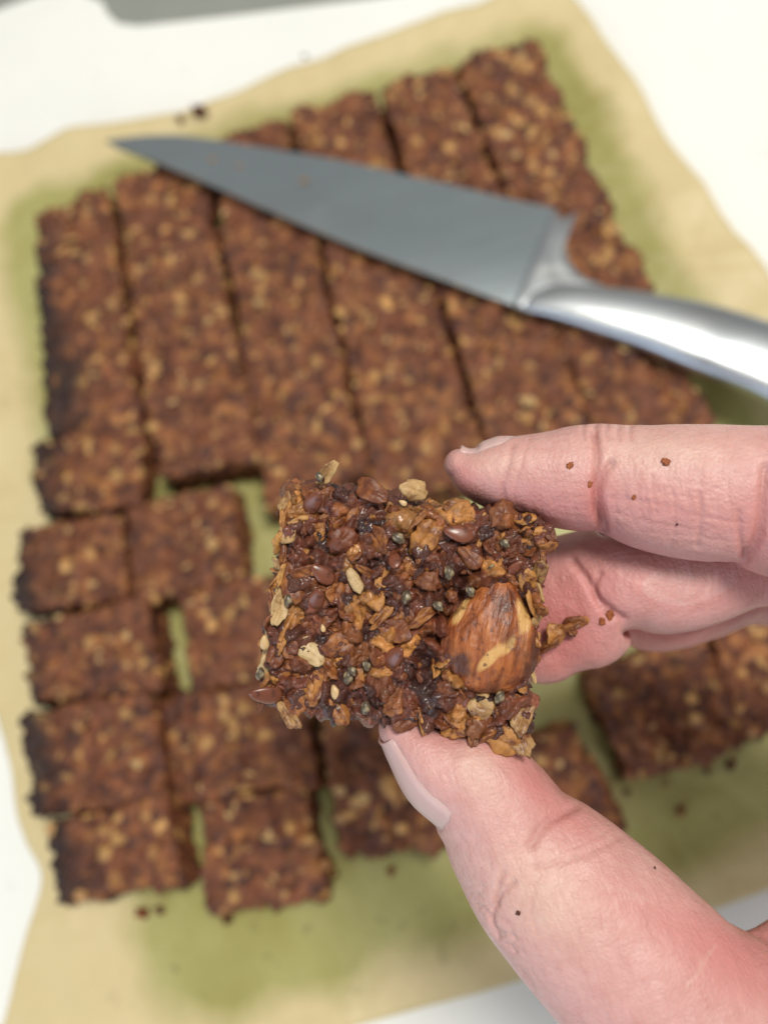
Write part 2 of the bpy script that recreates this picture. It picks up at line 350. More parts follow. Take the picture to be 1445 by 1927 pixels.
PAL_BG = [(.165, .056, .025), (.130, .043, .021), (.210, .075, .030), (.080, .028, .017), (.29, .118, .040), (.48, .27, .095)]
W_BG = [28, 22, 18, 16, 12, 6]
def px_bar(quad, label, z1=1.75, h=1.7, dens=1.5, seed=0, burn=None, cat='oat bar', name='oat_bar'):
    c = np.array([at(x, y, z1) for x, y in quad])          # TL, TR, BR, BL of the top
    ex, ey = unit(c[1] - c[0] + c[2] - c[3]), unit(c[0] - c[3] + c[1] - c[2])
    if burn is True: burn = edge_burn((c[0][0] + c[3][0]) / 2 + .1, 1.25, -1)
    c = c + (.005 if np.linalg.norm(c[0] - c[3]) > 6 else .13) * np.array([ey - ex, ey + ex, ex - ey, -ex - ey])
    def P(u):
        x, y = u[:, :1], u[:, 1:2]
        top = (c[3] * (1 - x) + c[2] * x) * (1 - y) + (c[0] * (1 - x) + c[1] * x) * y
        cen = c.mean(0); t = top.copy(); t[:, :2] = cen[:2] + (top[:, :2] - cen[:2]) * (1 + .02 * (1 - u[:, 2:3]))
        t[:, 2] = z1 - h * (1 - u[:, 2]); return t
    a = (np.linalg.norm(c[1] - c[0]) + np.linalg.norm(c[2] - c[3])) / 2; b = (np.linalg.norm(c[0] - c[3]) + np.linalg.norm(c[1] - c[2])) / 2
    ex, ey = unit(c[1] - c[0] + c[2] - c[3]), unit(c[0] - c[3] + c[1] - c[2])
    V, Fc, col, N = bar_body(P, (ex, ey, np.array([0, 0, 1.])), (a, b, h), .15, .095, .27, .165, PAL_BG, W_BG, seed, M_BAR, burn, .17)
    V[:, 2] = np.maximum(V[:, 2], .16)
    o0 = np.array([*c.mean(0)[:2], 0.])
    o = obj(name, mesh(name, V, Fc, M_BAR, True, o0, col), None, o0)
    tag(o, label, cat, 'cut chocolate oat bars on the parchment')
    top = np.where((N[:, 2] > .35))[0]; r = random.Random(seed)
    n = int(dens * a * b); k = 0
    for i in r.sample(list(top), min(len(top), n)):
        if burn is not None and burn(V[i:i+1])[0] > .4 and r.random() < .8: continue
        sc_ = r.choice((.4, .45, .5, .6, .7, .9))
        tilt = r.gauss(0, .35), r.gauss(0, .35)
        q = Vector(N[i]).to_track_quat('Z', 'Y') @ Euler((tilt[0], tilt[1], r.uniform(0, 6.28))).to_quaternion()
        f = obj('oat_flake', r.choice(OATS_BG), o, V[i] - o0 + N[i] * r.uniform(-.03, .03), q.to_euler(), (sc_,) * 3); k += 1
    return o
def edge_burn(x0, wdt, sgn=-1):
    def f(W):
        d = (W[:, 0] - x0) * -sgn + .8 * fbm(W * 1.3, 31, 3)
        return np.clip(1 - d / wdt, 0, 1) * .9
    return f
BARS = [
 (((68, 402), (200, 350), (264, 802), (86, 824)), 'long uncut strip of chocolate oat bar, first column at far left below the knife tip', True),
 (((216, 338), (372, 286), (490, 862), (300, 900)), 'long uncut strip in the second column from the left, below the front of the blade', None),
 (((396, 262), (533, 218), (690, 885), (505, 955)), 'long uncut strip in the third column, its lower end behind the held bar', None),
 (((548, 206), (700, 166), (922, 890), (716, 955)), 'long uncut strip in the fourth column, crossed by the middle of the blade', None),
 (((716, 160), (848, 116), (1132, 850), (932, 892)), 'long uncut strip in the fifth column, crossed by the blade near its heel', None),
 (((863, 112), (1008, 78), (1345, 800), (1134, 850)), 'long uncut strip at the far right, its outer edge facing the bare parchment border', edge_burn(12.7, .5, 1)),
 (((64, 838), (262, 794), (256, 944), (78, 958)), 'small square bar directly below the leftmost long strip', True),
 (((34, 1002), (224, 968), (232, 1122), (42, 1140)), 'small square bar that juts out furthest left over the parchment, third in the left column', True),
 (((46, 1182), (268, 1130), (296, 1294), (62, 1318)), 'small square bar with blackened left edge, fourth in the left column', True),
 (((52, 1352), (276, 1308), (306, 1498), (72, 1524)), 'small square bar with ragged burnt edge, second from the bottom of the left column', True),
 (((92, 1560), (304, 1506), (342, 1658), (112, 1694)), 'small square bar at the bottom of the left column with a thick black burnt side', True),
 (((242, 956), (430, 914), (450, 1084), (264, 1124)), 'small square bar standing alone beside the green gap, left of the held bar', None),
 (((340, 1120), (530, 1078), (560, 1268), (370, 1290)), 'small square bar half hidden behind the left edge of the held bar', None),
 (((374, 1310), (560, 1284), (590, 1470), (386, 1496)), 'small square bar below the lower left corner of the held bar, second column', None),
 (((382, 1512), (566, 1490), (604, 1690), (396, 1712)), 'small square bar at the bottom of the second column, its lower edge above green parchment', None),
 (((604, 1330), (790, 1300), (842, 1586), (654, 1606)), 'bar left of the thumb nail on green parchment, top end behind the held bar', None),
 (((880, 1440), (1075, 1372), (1166, 1556), (960, 1600)), 'bar mostly hidden behind the thumb, its right edge showing', None),
 (((1118, 1262), (1306, 1192), (1402, 1392), (1190, 1462)), 'square bar in full view on the right between the middle finger and the thumb', None),
 (((1326, 1150), (1500, 1085), (1590, 1290), (1412, 1384)), 'square bar cut off by the right edge of the photo, under the hand', None),
]
for k, (q, lab, burn) in enumerate(BARS): px_bar(q, lab, seed=200 + k, burn=burn)
px_bar(((312, 1318), (362, 1306), (374, 1492), (334, 1506)), 'narrow broken sliver of oat bar lying in the gap between two columns of squares', 1.0, .9, 2.2, 331, None, 'oat bar piece', 'oat_bar_piece')

# crumbs lying on the parchment, the blade and the fingers
def crumb(p, size, label, seed, pal=0, group='loose crumbs', mat=None, flat=.7):
    size *= .78
    V, Fc = blob(18, 12, size, size * .8, size * flat, seed, .55, 2.4)
    c = np.array([(.10, .033, .016), (.20, .05, .02), (.33, .17, .06)][pal]); col = np.repeat(c[None], len(V), 0) * (1 + .3 * vnoise(V * 9, seed))[:, None]
    o = obj('crumb', mesh('crumb', V, Fc, mat or M_BAR, True, (0, 0, 0), col), None, p, (seed, seed * 2, seed * 3) if flat > .5 else None)
    return tag(o, label, 'crumb', group)
for x, y, s, lab, pal in ((382, 224, .36, 'dark brown crumb lying on the greased parchment above the knife blade', 0), (345, 236, .22, 'smaller dark crumb just left of the crumb above the knife blade', 0),
                          (576, 117, .13, 'tiny brown crumb on the upper rim of the parchment', 0), (1281, 1527, .20, 'reddish brown crumb alone on the green parchment right of the thumb', 1),
                          (272, 1716, .30, 'dark red crumb fallen below the bottom left bar', 1), (428, 1730, .26, 'brown crumb at the foot of the bottom bar in the second column', 0),
                          (520, 1712, .17, 'little crumb under the lower right corner of the bottom bar', 0), (300, 1712, .22, 'black crumb next to the dark red one below the bottom left bar', 0),
                          (1375, 1440, .22, 'brown crumb at the lower edge of the square bar on the right', 0), (735, 1640, .2, 'crumb on the parchment below the bar left of the thumb', 1)):
    p = at(x, y, .3); p[2] = paper_z(p[:1], p[1:2])[0] + s * .5; crumb(p, s, lab, int(x) % 97, pal)

rc = random.Random(3)
for x, y, pal, lab in ((286, 878, 0, 'small crumb in the dark gap right of the top square of the left column'), (300, 940, 2, 'pale oat bit just above the square beside the green gap'),
    (470, 1085, 0, 'small crumb at the right foot of the square beside the green gap'), (320, 1180, 2, 'upper oat bit on green paper between the third-row squares'), (326, 1262, 0, 'lower dark crumb on green paper between the third-row squares'),
    (356, 1556, 0, 'dark crumb in the gap between the two bottom squares, upper one'), (362, 1650, 1, 'reddish crumb in the gap between the two bottom squares, lower one'), (622, 1540, 0, 'crumb in the gap right of the bottom square of the second column'),
    (612, 1690, 2, 'tan crumb off the lower right corner of the bottom square'), (1104, 1330, 2, 'tan crumb on green paper just under the middle fingertip'), (1180, 1492, 0, 'dark crumb below the lower left corner of the right-hand square'),
    (1252, 1478, 2, 'tan crumb below the middle of the lower edge of the right-hand square'), (1330, 1452, 0, 'dark crumb below the lower right corner of the right-hand square')):
    p = at(x, y, .3); sz = rc.uniform(.07, .17); p[2] = paper_z(p[:1], p[1:2])[0] + sz * .5
    crumb(p, sz, lab, rc.randrange(90), pal, 'tiny crumbs in the gaps between the bars')
# ------------------------------------------------------------------ the knife
def tube(rings, name, mat, parent=None, cap=True, origin=(0, 0, 0)):
    n = len(rings[0]); V = np.vstack(rings); Fc = []
    for i in range(len(rings) - 1):
        for j in range(n): a, b = i * n + j, i * n + (j + 1) % n; Fc.append([a, b, b + n, a + n])
    if cap: Fc.append(list(range(n - 1, -1, -1))); Fc.append([(len(rings) - 1) * n + j for j in range(n)])
    return V, Fc
def spl(P, n):                              # Catmull-Rom through rows of P
    P = np.asarray(P, float); Q = np.vstack([2 * P[0] - P[1], P, 2 * P[-1] - P[-2]]); out = []
    for i in range(1, len(Q) - 2):
        for t in np.linspace(0, 1, n, endpoint=False):
            a, b, c, d = Q[i-1:i+3]; out.append(.5 * (2 * b + (c - a) * t + (2 * a - 5 * b + 4 * c - d) * t * t + (3 * b - a - 3 * c + d) * t ** 3))
    out.append(P[-1]); return np.array(out)
ZB = 2.22
kn = bpy.data.objects.new('kitchen_knife', None); COL.objects.link(kn); ko = at(1000, 500, ZB); kn.location = Vector(ko * S)
tag(kn, 'all-steel chef knife lying across the uncut strips with its tip to the left', 'knife')
cut = spl([(199, 265), (262, 257), (332, 255), (400, 263), (500, 279), (640, 302), (760, 329), (860, 351), (950, 373), (1042, 392)], 8)
spi = spl([(199, 266), (226, 281), (260, 294), (320, 318), (400, 352), (520, 405), (640, 456), (760, 502), (880, 546), (966, 577)], 8)
rings = []
for k, (a, b) in enumerate(zip(cut, spi)):
    A, Bp = at(*a, ZB), at(*b, ZB); wdt = np.linalg.norm(Bp - A); th = .11 * min(1, .25 + wdt / 3)
    A = A + np.array([0, 0, .02]); rows = []
    for f, zz in ((0, .004), (.12, .25), (.5, .75), (.985, 1), (1., .85), (1., -.85), (.985, -1), (.5, -.75), (.12, -.25), (0, -.004)):
        rows.append(A + (Bp - A) * f + np.array([0, 0, th * zz]))
    rings.append(np.array(rows))
V, Fc = tube(rings, 'blade', M_BLADE); me = mesh('blade', V, Fc, M_BLADE, True, ko)
blade = obj('blade', me, kn); blade.modifiers.new('edges', 'EDGE_SPLIT').split_angle = math.radians(50)
# bolster: the thick collar with the hooked heel
pol = spl([(1042, 391), (1050, 402), (1062, 411), (1074, 402), (1083, 403), (1072, 430), (1064, 466), (1076, 497), (1100, 522), (1140, 541), (1140, 575), (1120, 610), (1080, 606), (1020, 592), (966, 577)], 5)
pol = np.vstack([pol, spl([(966, 577), (1000, 490), (1042, 391)], 6)[1:-1]])
cc = np.array([1040, 520.]); rings = []
for f, zz in ((.0, -.20), (.9, -.20), (1., -.13), (1., .13), (.965, .19), (.9, .22), (.6, .25), (.0, .26)):
    rings.append(np.array([at(*(cc + (p - cc) * max(f, .02)), ZB + zz) for p in pol]))
V, Fc = tube(rings, 'bolster', M_HANDLE); V[:, :] = V
obj('bolster', mesh('bolster', V, Fc, M_HANDLE, True, ko), kn)
hs = [(996, 556, 978, 580, .10), (1012, 545, 990, 588, .24), (1060, 533, 1042, 604, .42), (1130, 536, 1108, 628, .55), (1230, 549, 1203, 663, .66), (1330, 566, 1296, 704, .74), (1445, 600, 1405, 748, .78),
      (1560, 645, 1510, 800, .76), (1650, 690, 1600, 832, .62), (1690, 720, 1650, 830, .35), (1700, 745, 1675, 815, .1)]
rings = []
for ax, ay, bx_, by_, th in spl(hs, 7):
    A, Bp = at(ax, ay, ZB + .12), at(bx_, by_, ZB + .12); c = (A + Bp) / 2; e = (Bp - A) / 2 * .88; th *= .78
    rings.append(np.array([c + e * math.copysign(abs(math.cos(t)) ** .85, math.cos(t)) + np.array([0, 0, th * math.copysign(abs(math.sin(t)) ** .85, math.sin(t))]) for t in np.linspace(0, 2 * math.pi, 36, endpoint=False)]))
V, Fc = tube(rings, 'handle', M_HANDLE)
obj('handle', mesh('handle', V, Fc, M_HANDLE, True, ko), kn)
for x, y, s, lab in ((400, 300, .13, 'tan crumb stuck on the blade nearest the knife tip'), (450, 312, .11, 'second tan crumb stuck on the blade from its tip'), (572, 340, .15, 'largest tan crumb stuck on the blade, furthest from the tip')):
    crumb(at(x, y, ZB + .12), s, lab, int(x), 2, 'crumbs on the knife blade', None, .35)

# ------------------------------------------------------------------ the held bar
fc = np.array([atd(548, 910, 10.45), atd(1038, 984, 10.35), atd(988, 1408, 10.30), atd(490, 1324, 10.42)])   # front face TL TR BR BL
fex, fey = unit(fc[1] - fc[0] + fc[2] - fc[3]), unit(fc[0] - fc[3] + fc[1] - fc[2])
fn = unit(np.cross(fex, fey))               # towards the camera
HB = 1.30
back = -fn * HB - fex * .16 + fey * .06
def PH(u):
    x, y, z = u[:, :1], u[:, 1:2], u[:, 2:3]
    t = (fc[3] * (1 - x) + fc[2] * x) * (1 - y) + (fc[0] * (1 - x) + fc[1] * x) * y
    return t + back * (1 - z)
fw, fh = np.linalg.norm(fc[1] - fc[0]), np.linalg.norm(fc[0] - fc[3])
PAL_H = [(.115, .030, .014), (.085, .021, .011), (.155, .043, .018), (.045, .013, .009), (.23, .074, .022), (.38, .16, .042)]
hv, hf, hcol, hN = bar_body(PH, (fex, fey, fn), (fw, fh, HB), .12, .026, .26, .115, PAL_H, [26, 22, 20, 10, 14, 8], 77, M_CHOC, None, .05)
rb_ = np.random.default_rng(9); lo, hi = hv.min(0), hv.max(0); pt = lo + rb_.random((9000, 3)) * (hi - lo); pt = pt[worley(pt, hv[::9])[0] < .09]
f1, f2, ix = worley(hv + .05 * np.c_[vnoise(hv * 9, 1), vnoise(hv * 9, 2), vnoise(hv * 9, 3)], pt)
hv = hv + hN * (.055 * rb_.uniform(-1, 1, len(pt))[ix] + .09 * np.clip((f2 - f1) / .11, 0, .6) - .03 + .024 * fbm(hv * 16, 41, 3))[:, None]
hcol = hcol * rb_.uniform(.65, 1.35, len(pt))[ix][:, None]
# hollow beside the almond
def facept(px, py, up=0.):                  # the point of the front face seen at a pixel, raised by up cm
    d = ray(px, py); t = ((fc[0] + fn * up - CAM) @ fn) / (d @ fn); return CAM + d * t
ac = facept(925, 1195); rel = hv - ac; lx, ly = rel @ fex, rel @ fey; er = np.hypot(lx / .66, ly / .82)          # chocolate creeping up round the almond
hv += fn * ((.16 + .12 * fbm(hv * 4, 51, 2)) * np.exp(-((er - 1.06) / .10) ** 2) * (hN @ fn > .3))[:, None]
for px, py, rad, dep in ((850, 1120, .15, .40), (832, 1165, .15, .42), (818, 1210, .14, .42), (800, 1250, .13, .36), (785, 1285, .10, .2), (935, 1310, .12, .22), (872, 1092, .12, .34), (900, 1305, .12, .25), (660, 1100, .16, .12), (560, 1180, .12, .15), (700, 1150, .12, .15), (920, 1345, .10, .2)):
    d = np.linalg.norm(hv - facept(px, py), axis=1); hv -= fn * (dep * np.exp(-(d / rad) ** 2))[:, None]
ho = fc.mean(0) + back * .5
held = obj('oat_bar', mesh('oat_bar', hv, hf, M_CHOC, True, ho, hcol), None, ho)
tag(held, 'chocolate oat bar with a whole almond, held up between thumb and fingers in sharp focus', 'oat bar', 'cut chocolate oat bars')
FQ = Matrix((fex, fey, fn)).transposed()
def piece(name, me, p, rz=0., tx=0., ty=0., sc_=1.0, Q=None):
    q = (Q or FQ.to_quaternion()) @ Euler((tx, ty, rz)).to_quaternion()
    return obj(name, me, held, p - ho, q.to_euler(), (sc_,) * 3 if not isinstance(sc_, tuple) else sc_)
# the almond (long axis = local y, tip up)
def alm_shape(V):
    y = V[:, 1]; wd = np.sqrt(np.clip(1 - np.abs(y) ** 2.2, 0, 1)) ; tap = 1 - .30 * y - .10 * np.clip(y, 0, 1) ** 3
    a = np.arctan2(V[:, 2], V[:, 0]); aw = a + .35 * vnoise(np.c_[y * 1.6, a * .8, a * 0], 4); rid = 1 + .045 * vnoise(np.c_[aw * 6, y * .7, a * 0], 14) + .022 * vnoise(np.c_[aw * 14, y * 1.1, a * 0], 15) + .010 * fbm(np.c_[V * 14], 16, 2)
    return np.c_[V[:, 0] * tap * rid, y, V[:, 2] * tap * rid]
V, Fc = blob(110, 70, .665, .82, .34, 3, .06, 1.5, alm_shape)
ed = np.clip((np.abs(V[:, 0]) - .42) / .18, 0, 1) + np.clip((-V[:, 1] - .45) / .3, 0, 1)
def pt_(cx, cy, rx, ry, ang):
    c_, s_ = math.cos(ang), math.sin(ang); dx, dy = V[:, 0] - cx, V[:, 1] - cy; return np.exp(-((dx * c_ + dy * s_) / rx) ** 2 - ((dy * c_ - dx * s_) / ry) ** 2)
pl_ = np.clip(pt_(.36, .36, .13, .26, .25) + pt_(-.02, -.30, .11, .30, -.5) + pt_(-.50, .22, .08, .24, -.25) + .6 * pt_(.25, -.05, .07, .2, -.4), 0, 1)
ch_ = .5 * ed + .7 * pt_(.24, .04, .16, .14, 0) + .9 * pt_(-.36, -.42, .20, .22, 0) + .5 * pt_(.1, .45, .08, .3, -.2) + .6 * pt_(.45, -.1, .1, .2, 0)
me = mesh('almond', V, Fc, M_ALM, True, (0, 0, 0), np.c_[ch_, pl_, ed])
piece('almond', me, facept(925, 1195, -.07), math.radians(-2), 0, math.radians(-4))
# pieces the photograph lets one pick out: (mesh, px, py, turn in degrees, lean, size)
hand_placed = [
 ('flax_seed', FLAX, 862, 1003, 86, .25, 1.0), ('flax_seed', FLAX, 594, 1130, -14, .45, 1.0), ('flax_seed', FLAX, 740, 1238, -38, .35, 1.05), ('flax_seed', FLAX, 590, 945, -25, .5, .95),
 ('flax_seed', FLAX, 606, 1080, 60, .4, .9), ('flax_seed', FLAX, 742, 1052, 20, .7, .7), ('flax_seed', FLAX, 970, 1068, -35, .4, .6), ('flax_seed', FLAX, 500, 1308, 80, .3, 1.1),
 ('chia_seed', CHIA, 925, 1072, -30, 0, 1.05), ('chia_seed', CHIA, 845, 1078, 20, 0, 1.25), ('chia_seed', CHIA, 765, 1124, 10, 0, 1.2), ('chia_seed', CHIA, 825, 1140, 60, 0, 1.1), 
 ('chia_seed', CHIA, 690, 1252, 30, 0, 1.0), ('chia_seed', CHIA, 655, 1275, 5, 0, 1.25), ('chia_seed', CHIA, 663, 1262, 50, 0, 1.0), ('chia_seed', CHIA, 940, 1312, -20, 0, 1.2), 
 ('chia_seed', CHIA, 750, 1012, 70, 0, 1.3),  ('chia_seed', CHIA, 688, 1332, 0, 0, 1.2), ('chia_seed', CHIA, 543, 1130, 10, 0, 1.1), ('chia_seed', CHIA, 490, 1268, 0, 0, 1.1),
 ('chia_seed', CHIA, 602, 898, 40, 0, 1.),  ('chia_seed', CHIA, 885, 1112, 40, 0, 1.1), ('chia_seed', CHIA, 950, 1022, 70, 0, 1.0),  
 ('sesame_seed', SESA, 631, 1303, 25, 0, 1.1), ('sesame_seed', SESA, 498, 1209, 10, 0, 1.05), ('sesame_seed', SESA, 758, 946, 70, 0, .6), ('sesame_seed', SESA, 608, 1182, 20, 0, .55),
 ('nut_chunk', NUTS[0], 643, 1015, 20, .2, 2.0), ('nut_chunk', NUTS[1], 945, 968, 70, 0, 1.9), ('nut_chunk', NUTS[2], 806, 1095, 0, 0, 1.5), ('nut_chunk', NUTS[3], 855, 955, 0, 0, 1.7), ('nut_chunk', NUTS[4], 905, 1368, 20, 0, 1.9), ('nut_chunk', NUTS[5], 840, 1300, 60, 0, 1.8),
 ('oat_flake', OATS[0], 590, 1288, 20, .2, 1.05), ('oat_flake', PALES[0], 586, 1230, 60, 0, 1.25), ('oat_flake', PALES[1], 903, 1325, 60, 0, 1.3), ('oat_flake', OATS[1], 800, 1012, -30, .3, 1.1), ('oat_flake', SLIV[0], 726, 998, -28, .3, 1.1),
 ('oat_flake', SLIV[1], 782, 980, -40, .3, 1.0), ('oat_flake', PALES[2], 668, 1092, 40, .2, .8), ('oat_flake', OATS[2], 636, 1222, 0, .2, 1.1), ('oat_flake', OATS[3], 714, 1282, 10, .2, 1.0), ('oat_flake', SLIV[2], 800, 1160, -40, .2, 1.2),
 ('oat_flake', PALES[3], 984, 1345, -8, .6, 1.5), ('oat_flake', PALES[4], 528, 1140, -10, .1, 1.3), ('oat_flake', OATS[4], 522, 1230, -20, .4, 1.0), ('oat_flake', OATS[5], 552, 1095, 15, .3, 1.15), ('oat_flake', OATS[6], 700, 925, 70, .3, 1.0),
 ('oat_flake', PALES[0], 780, 922, 80, .3, 1.15), ('oat_flake', OATS[7], 945, 1392, 70, .2, 1.2), ('oat_flake', OATS[8], 555, 1320, 70, .3, 1.0), ('oat_flake', PALES[1], 540, 1005, 0, .3, .9), ('oat_flake', SLIV[3], 718, 1160, -35, .2, 1.0),
 ('oat_flake', OATS[9], 885, 1050, 50, .2, 1.0), ('oat_flake', OATS[0], 745, 1185, 70, .2, .9), ('oat_flake', PALES[2], 1014, 1080, -8, .7, 1.0), ('oat_flake', SLIV[4], 690, 1075, 60, .3, .9), ('oat_flake', OATS[3], 970, 1240, 0, .6, .8),
 ('oat_flake', SLIV[5], 545, 1180, -20, .4, 1.3), ('oat_flake', PALES[3], 545, 1345, 50, .3, 1.2), ('oat_flake', PALES[4], 618, 890, -30, .6, 1.0), ('oat_flake', PALES[0], 978, 1392, 30, .4, 1.3),
]
taken = []
for nm, me, px, py, rz, lean, s in hand_placed:
    up = {'chia_seed': .09, 'sesame_seed': .10, 'flax_seed': .06, 'nut_chunk': -.04, 'oat_flake': -.02}[nm]
    if nm == 'nut_chunk': s *= .6
    r = random.Random(px * 7 + py); piece(nm, me, facept(px, py, up), math.radians(-rz if False else rz), r.uniform(-.2, .2) + lean * r.choice((-1, 1)), r.uniform(-.3, .3), s)
    taken.append((px, py, 12 if 'seed' in nm else 24))
taken += [(925, 1130, 70), (925, 1200, 95), (925, 1260, 75), (840, 1150, 26), (815, 1215, 26)]
fr = np.where(hN @ fn > .75)[0]; sides = np.where(np.abs(hN @ fn) <= .75)[0]
r = random.Random(5); ux, uy, _ = proj(hv)
counts = {'oat': 0}
tries = 0
while counts['oat'] < 215 and tries < 6000:
    tries += 1; i = int(r.choice(fr)); x, y = ux[i], uy[i]
    if any((x - a) ** 2 + (y - b) ** 2 < (c * .9) ** 2 for a, b, c in taken): continue
    k = r.random(); lean = r.gauss(0, .7)
    if k < .36: nm, me, s, rad = 'oat_flake', r.choice(OATS), r.uniform(.5, .9), 15
    elif k < .55: nm, me, s, rad = 'oat_flake', r.choice(SLIV), r.uniform(.5, 1.0), 12
    elif k < .57: nm, me, s, rad = 'oat_flake', r.choice(PALES), r.uniform(.35, .6), 12
    elif k < .60: nm, me, s, rad = 'nut_chunk', r.choice(NUTS), r.uniform(.4, .6), 13
    elif k < .98: nm, me, s, rad = 'oat_crumb', r.choice(BITS), r.uniform(.6, 1.3), 9
    else: nm, me, s, rad = 'oat_crumb', r.choice(BITS), .6, 8
    piece(nm, me, hv[i] + fn * r.uniform(-.10, -.03), r.uniform(0, 6.28), lean, r.gauss(0, .5), s); taken.append((x, y, rad)); counts['oat'] += 1
for n in range(70):                        # the sides of the bar
    i = int(r.choice(sides)); N = hN[i]
    me = r.choice(OATS + SLIV + PALES + BITS + OATS); s = r.uniform(.5, 1.0)
    q = Vector(N).to_track_quat('Z', 'Y')
    piece('oat_flake' if me not in BITS else 'oat_crumb', me, hv[i] + N * r.uniform(-.10, -.02), r.uniform(0, 6.28), r.gauss(0, .35), r.gauss(0, .35), s, q)
rp_ = random.Random(44)
for k in range(26):                         # the dry pale rim of oats down the left edge, a few on the right
    t = k / 19; px, py = (538 - 42 * t + rp_.uniform(-8, 10), 945 + 365 * t) if k < 20 else (1022 - 34 * (k - 20) / 6 + rp_.uniform(-4, 4), 1060 + 52 * (k - 20))
    piece('oat_flake', rp_.choice(PALES + SLIV + PALES), facept(px, py, rp_.uniform(-.12, 0)), rp_.uniform(-.6, .6), rp_.gauss(0, .3), rp_.choice((-1, 1)) * rp_.uniform(.5, 1.1), rp_.uniform(.55, .95))
for px, py, D, me, rz, s in ((1046, 1196, 11.2, OATS[2], 40, .9), (1066, 1182, 11.2, SLIV[1], -50, 1.0), (1082, 1172, 11.2, OATS[5], -60, .7), (1100, 1168, 11.25, BITS[2], 0, 1.2), (1030, 1215, 11.2, SLIV[0], -40, 1.), (1076, 1190, 11.2, BITS[0], 0, 1.1)):
    piece('oat_flake' if me not in BITS else 'oat_crumb', me, atd(px, py, D), math.radians(rz), .4, .3, s)

# ------------------------------------------------------------------ the hand
def finger(st, cap0=True, n=10, nth=48, ex=2.3, capl=.9):
    """st rows: px, py, half-width in px, depth cm, half-thickness along the view in cm."""
    P = spl(st, n); C = np.array([atd(a, b, d) for a, b, _, d, _ in P]); ra = P[:, 2] * P[:, 3] / F; rb = P[:, 4]
    T = np.gradient(C, axis=0); T /= np.linalg.norm(T, axis=1)[:, None]
    rings = []; frames = []
    def ring(c, t, a, b):
        e2 = unit(CAM - c); e2 = unit(e2 - t * (e2 @ t)); e1 = np.cross(t, e2); th = np.linspace(0, 2 * math.pi, nth, endpoint=False)
        cs, sn = np.cos(th), np.sin(th); cs = np.sign(cs) * np.abs(cs) ** (2 / ex); sn = np.sign(sn) * np.abs(sn) ** (2 / ex)
        return c + e1[None] * (a * cs)[:, None] + e2[None] * (b * sn)[:, None], (c, t, e1, e2, a, b)
    if cap0:
        for u in (1., .97, .9, .78, .6, .4, .2):
            k = math.sqrt(max(1 - u * u, .003)); q, _ = ring(C[0] - T[0] * ra[0] * u * capl, T[0], ra[0] * k, rb[0] * k); rings.append(q)
    for c, t, a, b in zip(C, T, ra, rb):
        q, f = ring(c, t, a, b); rings.append(q); frames.append(f)
    for u in (.3, .6, .85, 1.):
        k = math.sqrt(max(1 - u * u, .003)); rings.append(ring(C[-1] + T[-1] * ra[-1] * u, T[-1], ra[-1] * k, rb[-1] * k)[0])
    return tube(rings, '', None), frames
def mid(a, b): return ((a[0] + b[0]) / 2, (a[1] + b[1]) / 2, math.hypot(a[0] - b[0], a[1] - b[1]) / 2)
thumb_st = [(*mid((718, 1392), (778, 1350)), 11.0, .50), (*mid((742, 1442), (815, 1358)), 11.0, .68), (*mid((770, 1500), (880, 1378)), 10.98, .82), (*mid((800, 1535), (962, 1400)), 10.95, .92), (*mid((826, 1572), (1030, 1462)), 10.9, .98),
            (*mid((848, 1630), (1082, 1520)), 10.8, 1.0), (*mid((882, 1704), (1140, 1556)), 10.65, 1.02), (*mid((928, 1768), (1205, 1604)), 10.5, 1.08), (*mid((988, 1842), (1280, 1664)), 10.4, 1.12),
            (*mid((1062, 1927), (1352, 1726)), 10.3, 1.2), (*mid((1160, 2030), (1450, 1800)), 10.3, 1.3), (1480, 2030, 230, 10.5, 1.4), (1720, 2060, 270, 11.0, 1.5), (1980, 2000, 300, 11.6, 1.6)]
index_st = [(862, 874, 29, 11.0, .40), (884, 886, 47, 11.0, .55), (916, 892, 62, 11.0, .64), (952, 894, 71, 10.98, .70), (1000, 896, 80, 10.95, .76), (1050, 900, 94, 10.9, .8), (1095, 900, 100, 10.85, .82), (1130, 897, 99, 10.8, .82), (1170, 905, 107, 10.75, .84),
            (1230, 918, 120, 10.65, .88), (1310, 927, 128, 10.55, .92), (1400, 930, 129, 10.45, .95), (1460, 942, 142, 10.4, 1.0), (1580, 975, 148, 10.4, 1.0), (1760, 1060, 160, 10.6, 1.05), (1960, 1200, 180, 11.0, 1.2), (2100, 1400, 220, 11.5, 1.4)]
middle_st = [(1010, 1190, 100, 12.15, .66), (1050, 1154, 124, 12.1, .76), (1095, 1122, 128, 12.0, .80), (1140, 1097, 108, 11.85, .82), (1185, 1093, 90, 11.75, .86), (1240, 1092, 101, 11.75, .9), (1310, 1080, 98, 11.8, .92), (1400, 1052, 92, 11.9, .95),
             (1500, 1052, 100, 12.0, .95), (1700, 1120, 130, 12.3, 1.0), (1960, 1300, 170, 12.8, 1.2), (2120, 1500, 220, 13., 1.4)]
ring_st = [(1130, 1130, 58, 13.5, .62), (1165, 1128, 74, 13.3, .75), (1225, 1130, 96, 13.1, .85), (1300, 1116, 92, 13.2, .9), (1420, 1090, 85, 13.4, .9), (1600, 1130, 100, 13.7, .95), (1850, 1280, 130, 14., 1.1), (2080, 1480, 180, 14., 1.3)]
pinky_st = [(1260, 1080, 50, 14.9, .58), (1330, 1075, 62, 14.8, .68), (1440, 1070, 66, 14.8, .72), (1620, 1140, 80, 15., .8), (1860, 1320, 110, 15.2, 1.0), (2060, 1520, 150, 15., 1.2)]
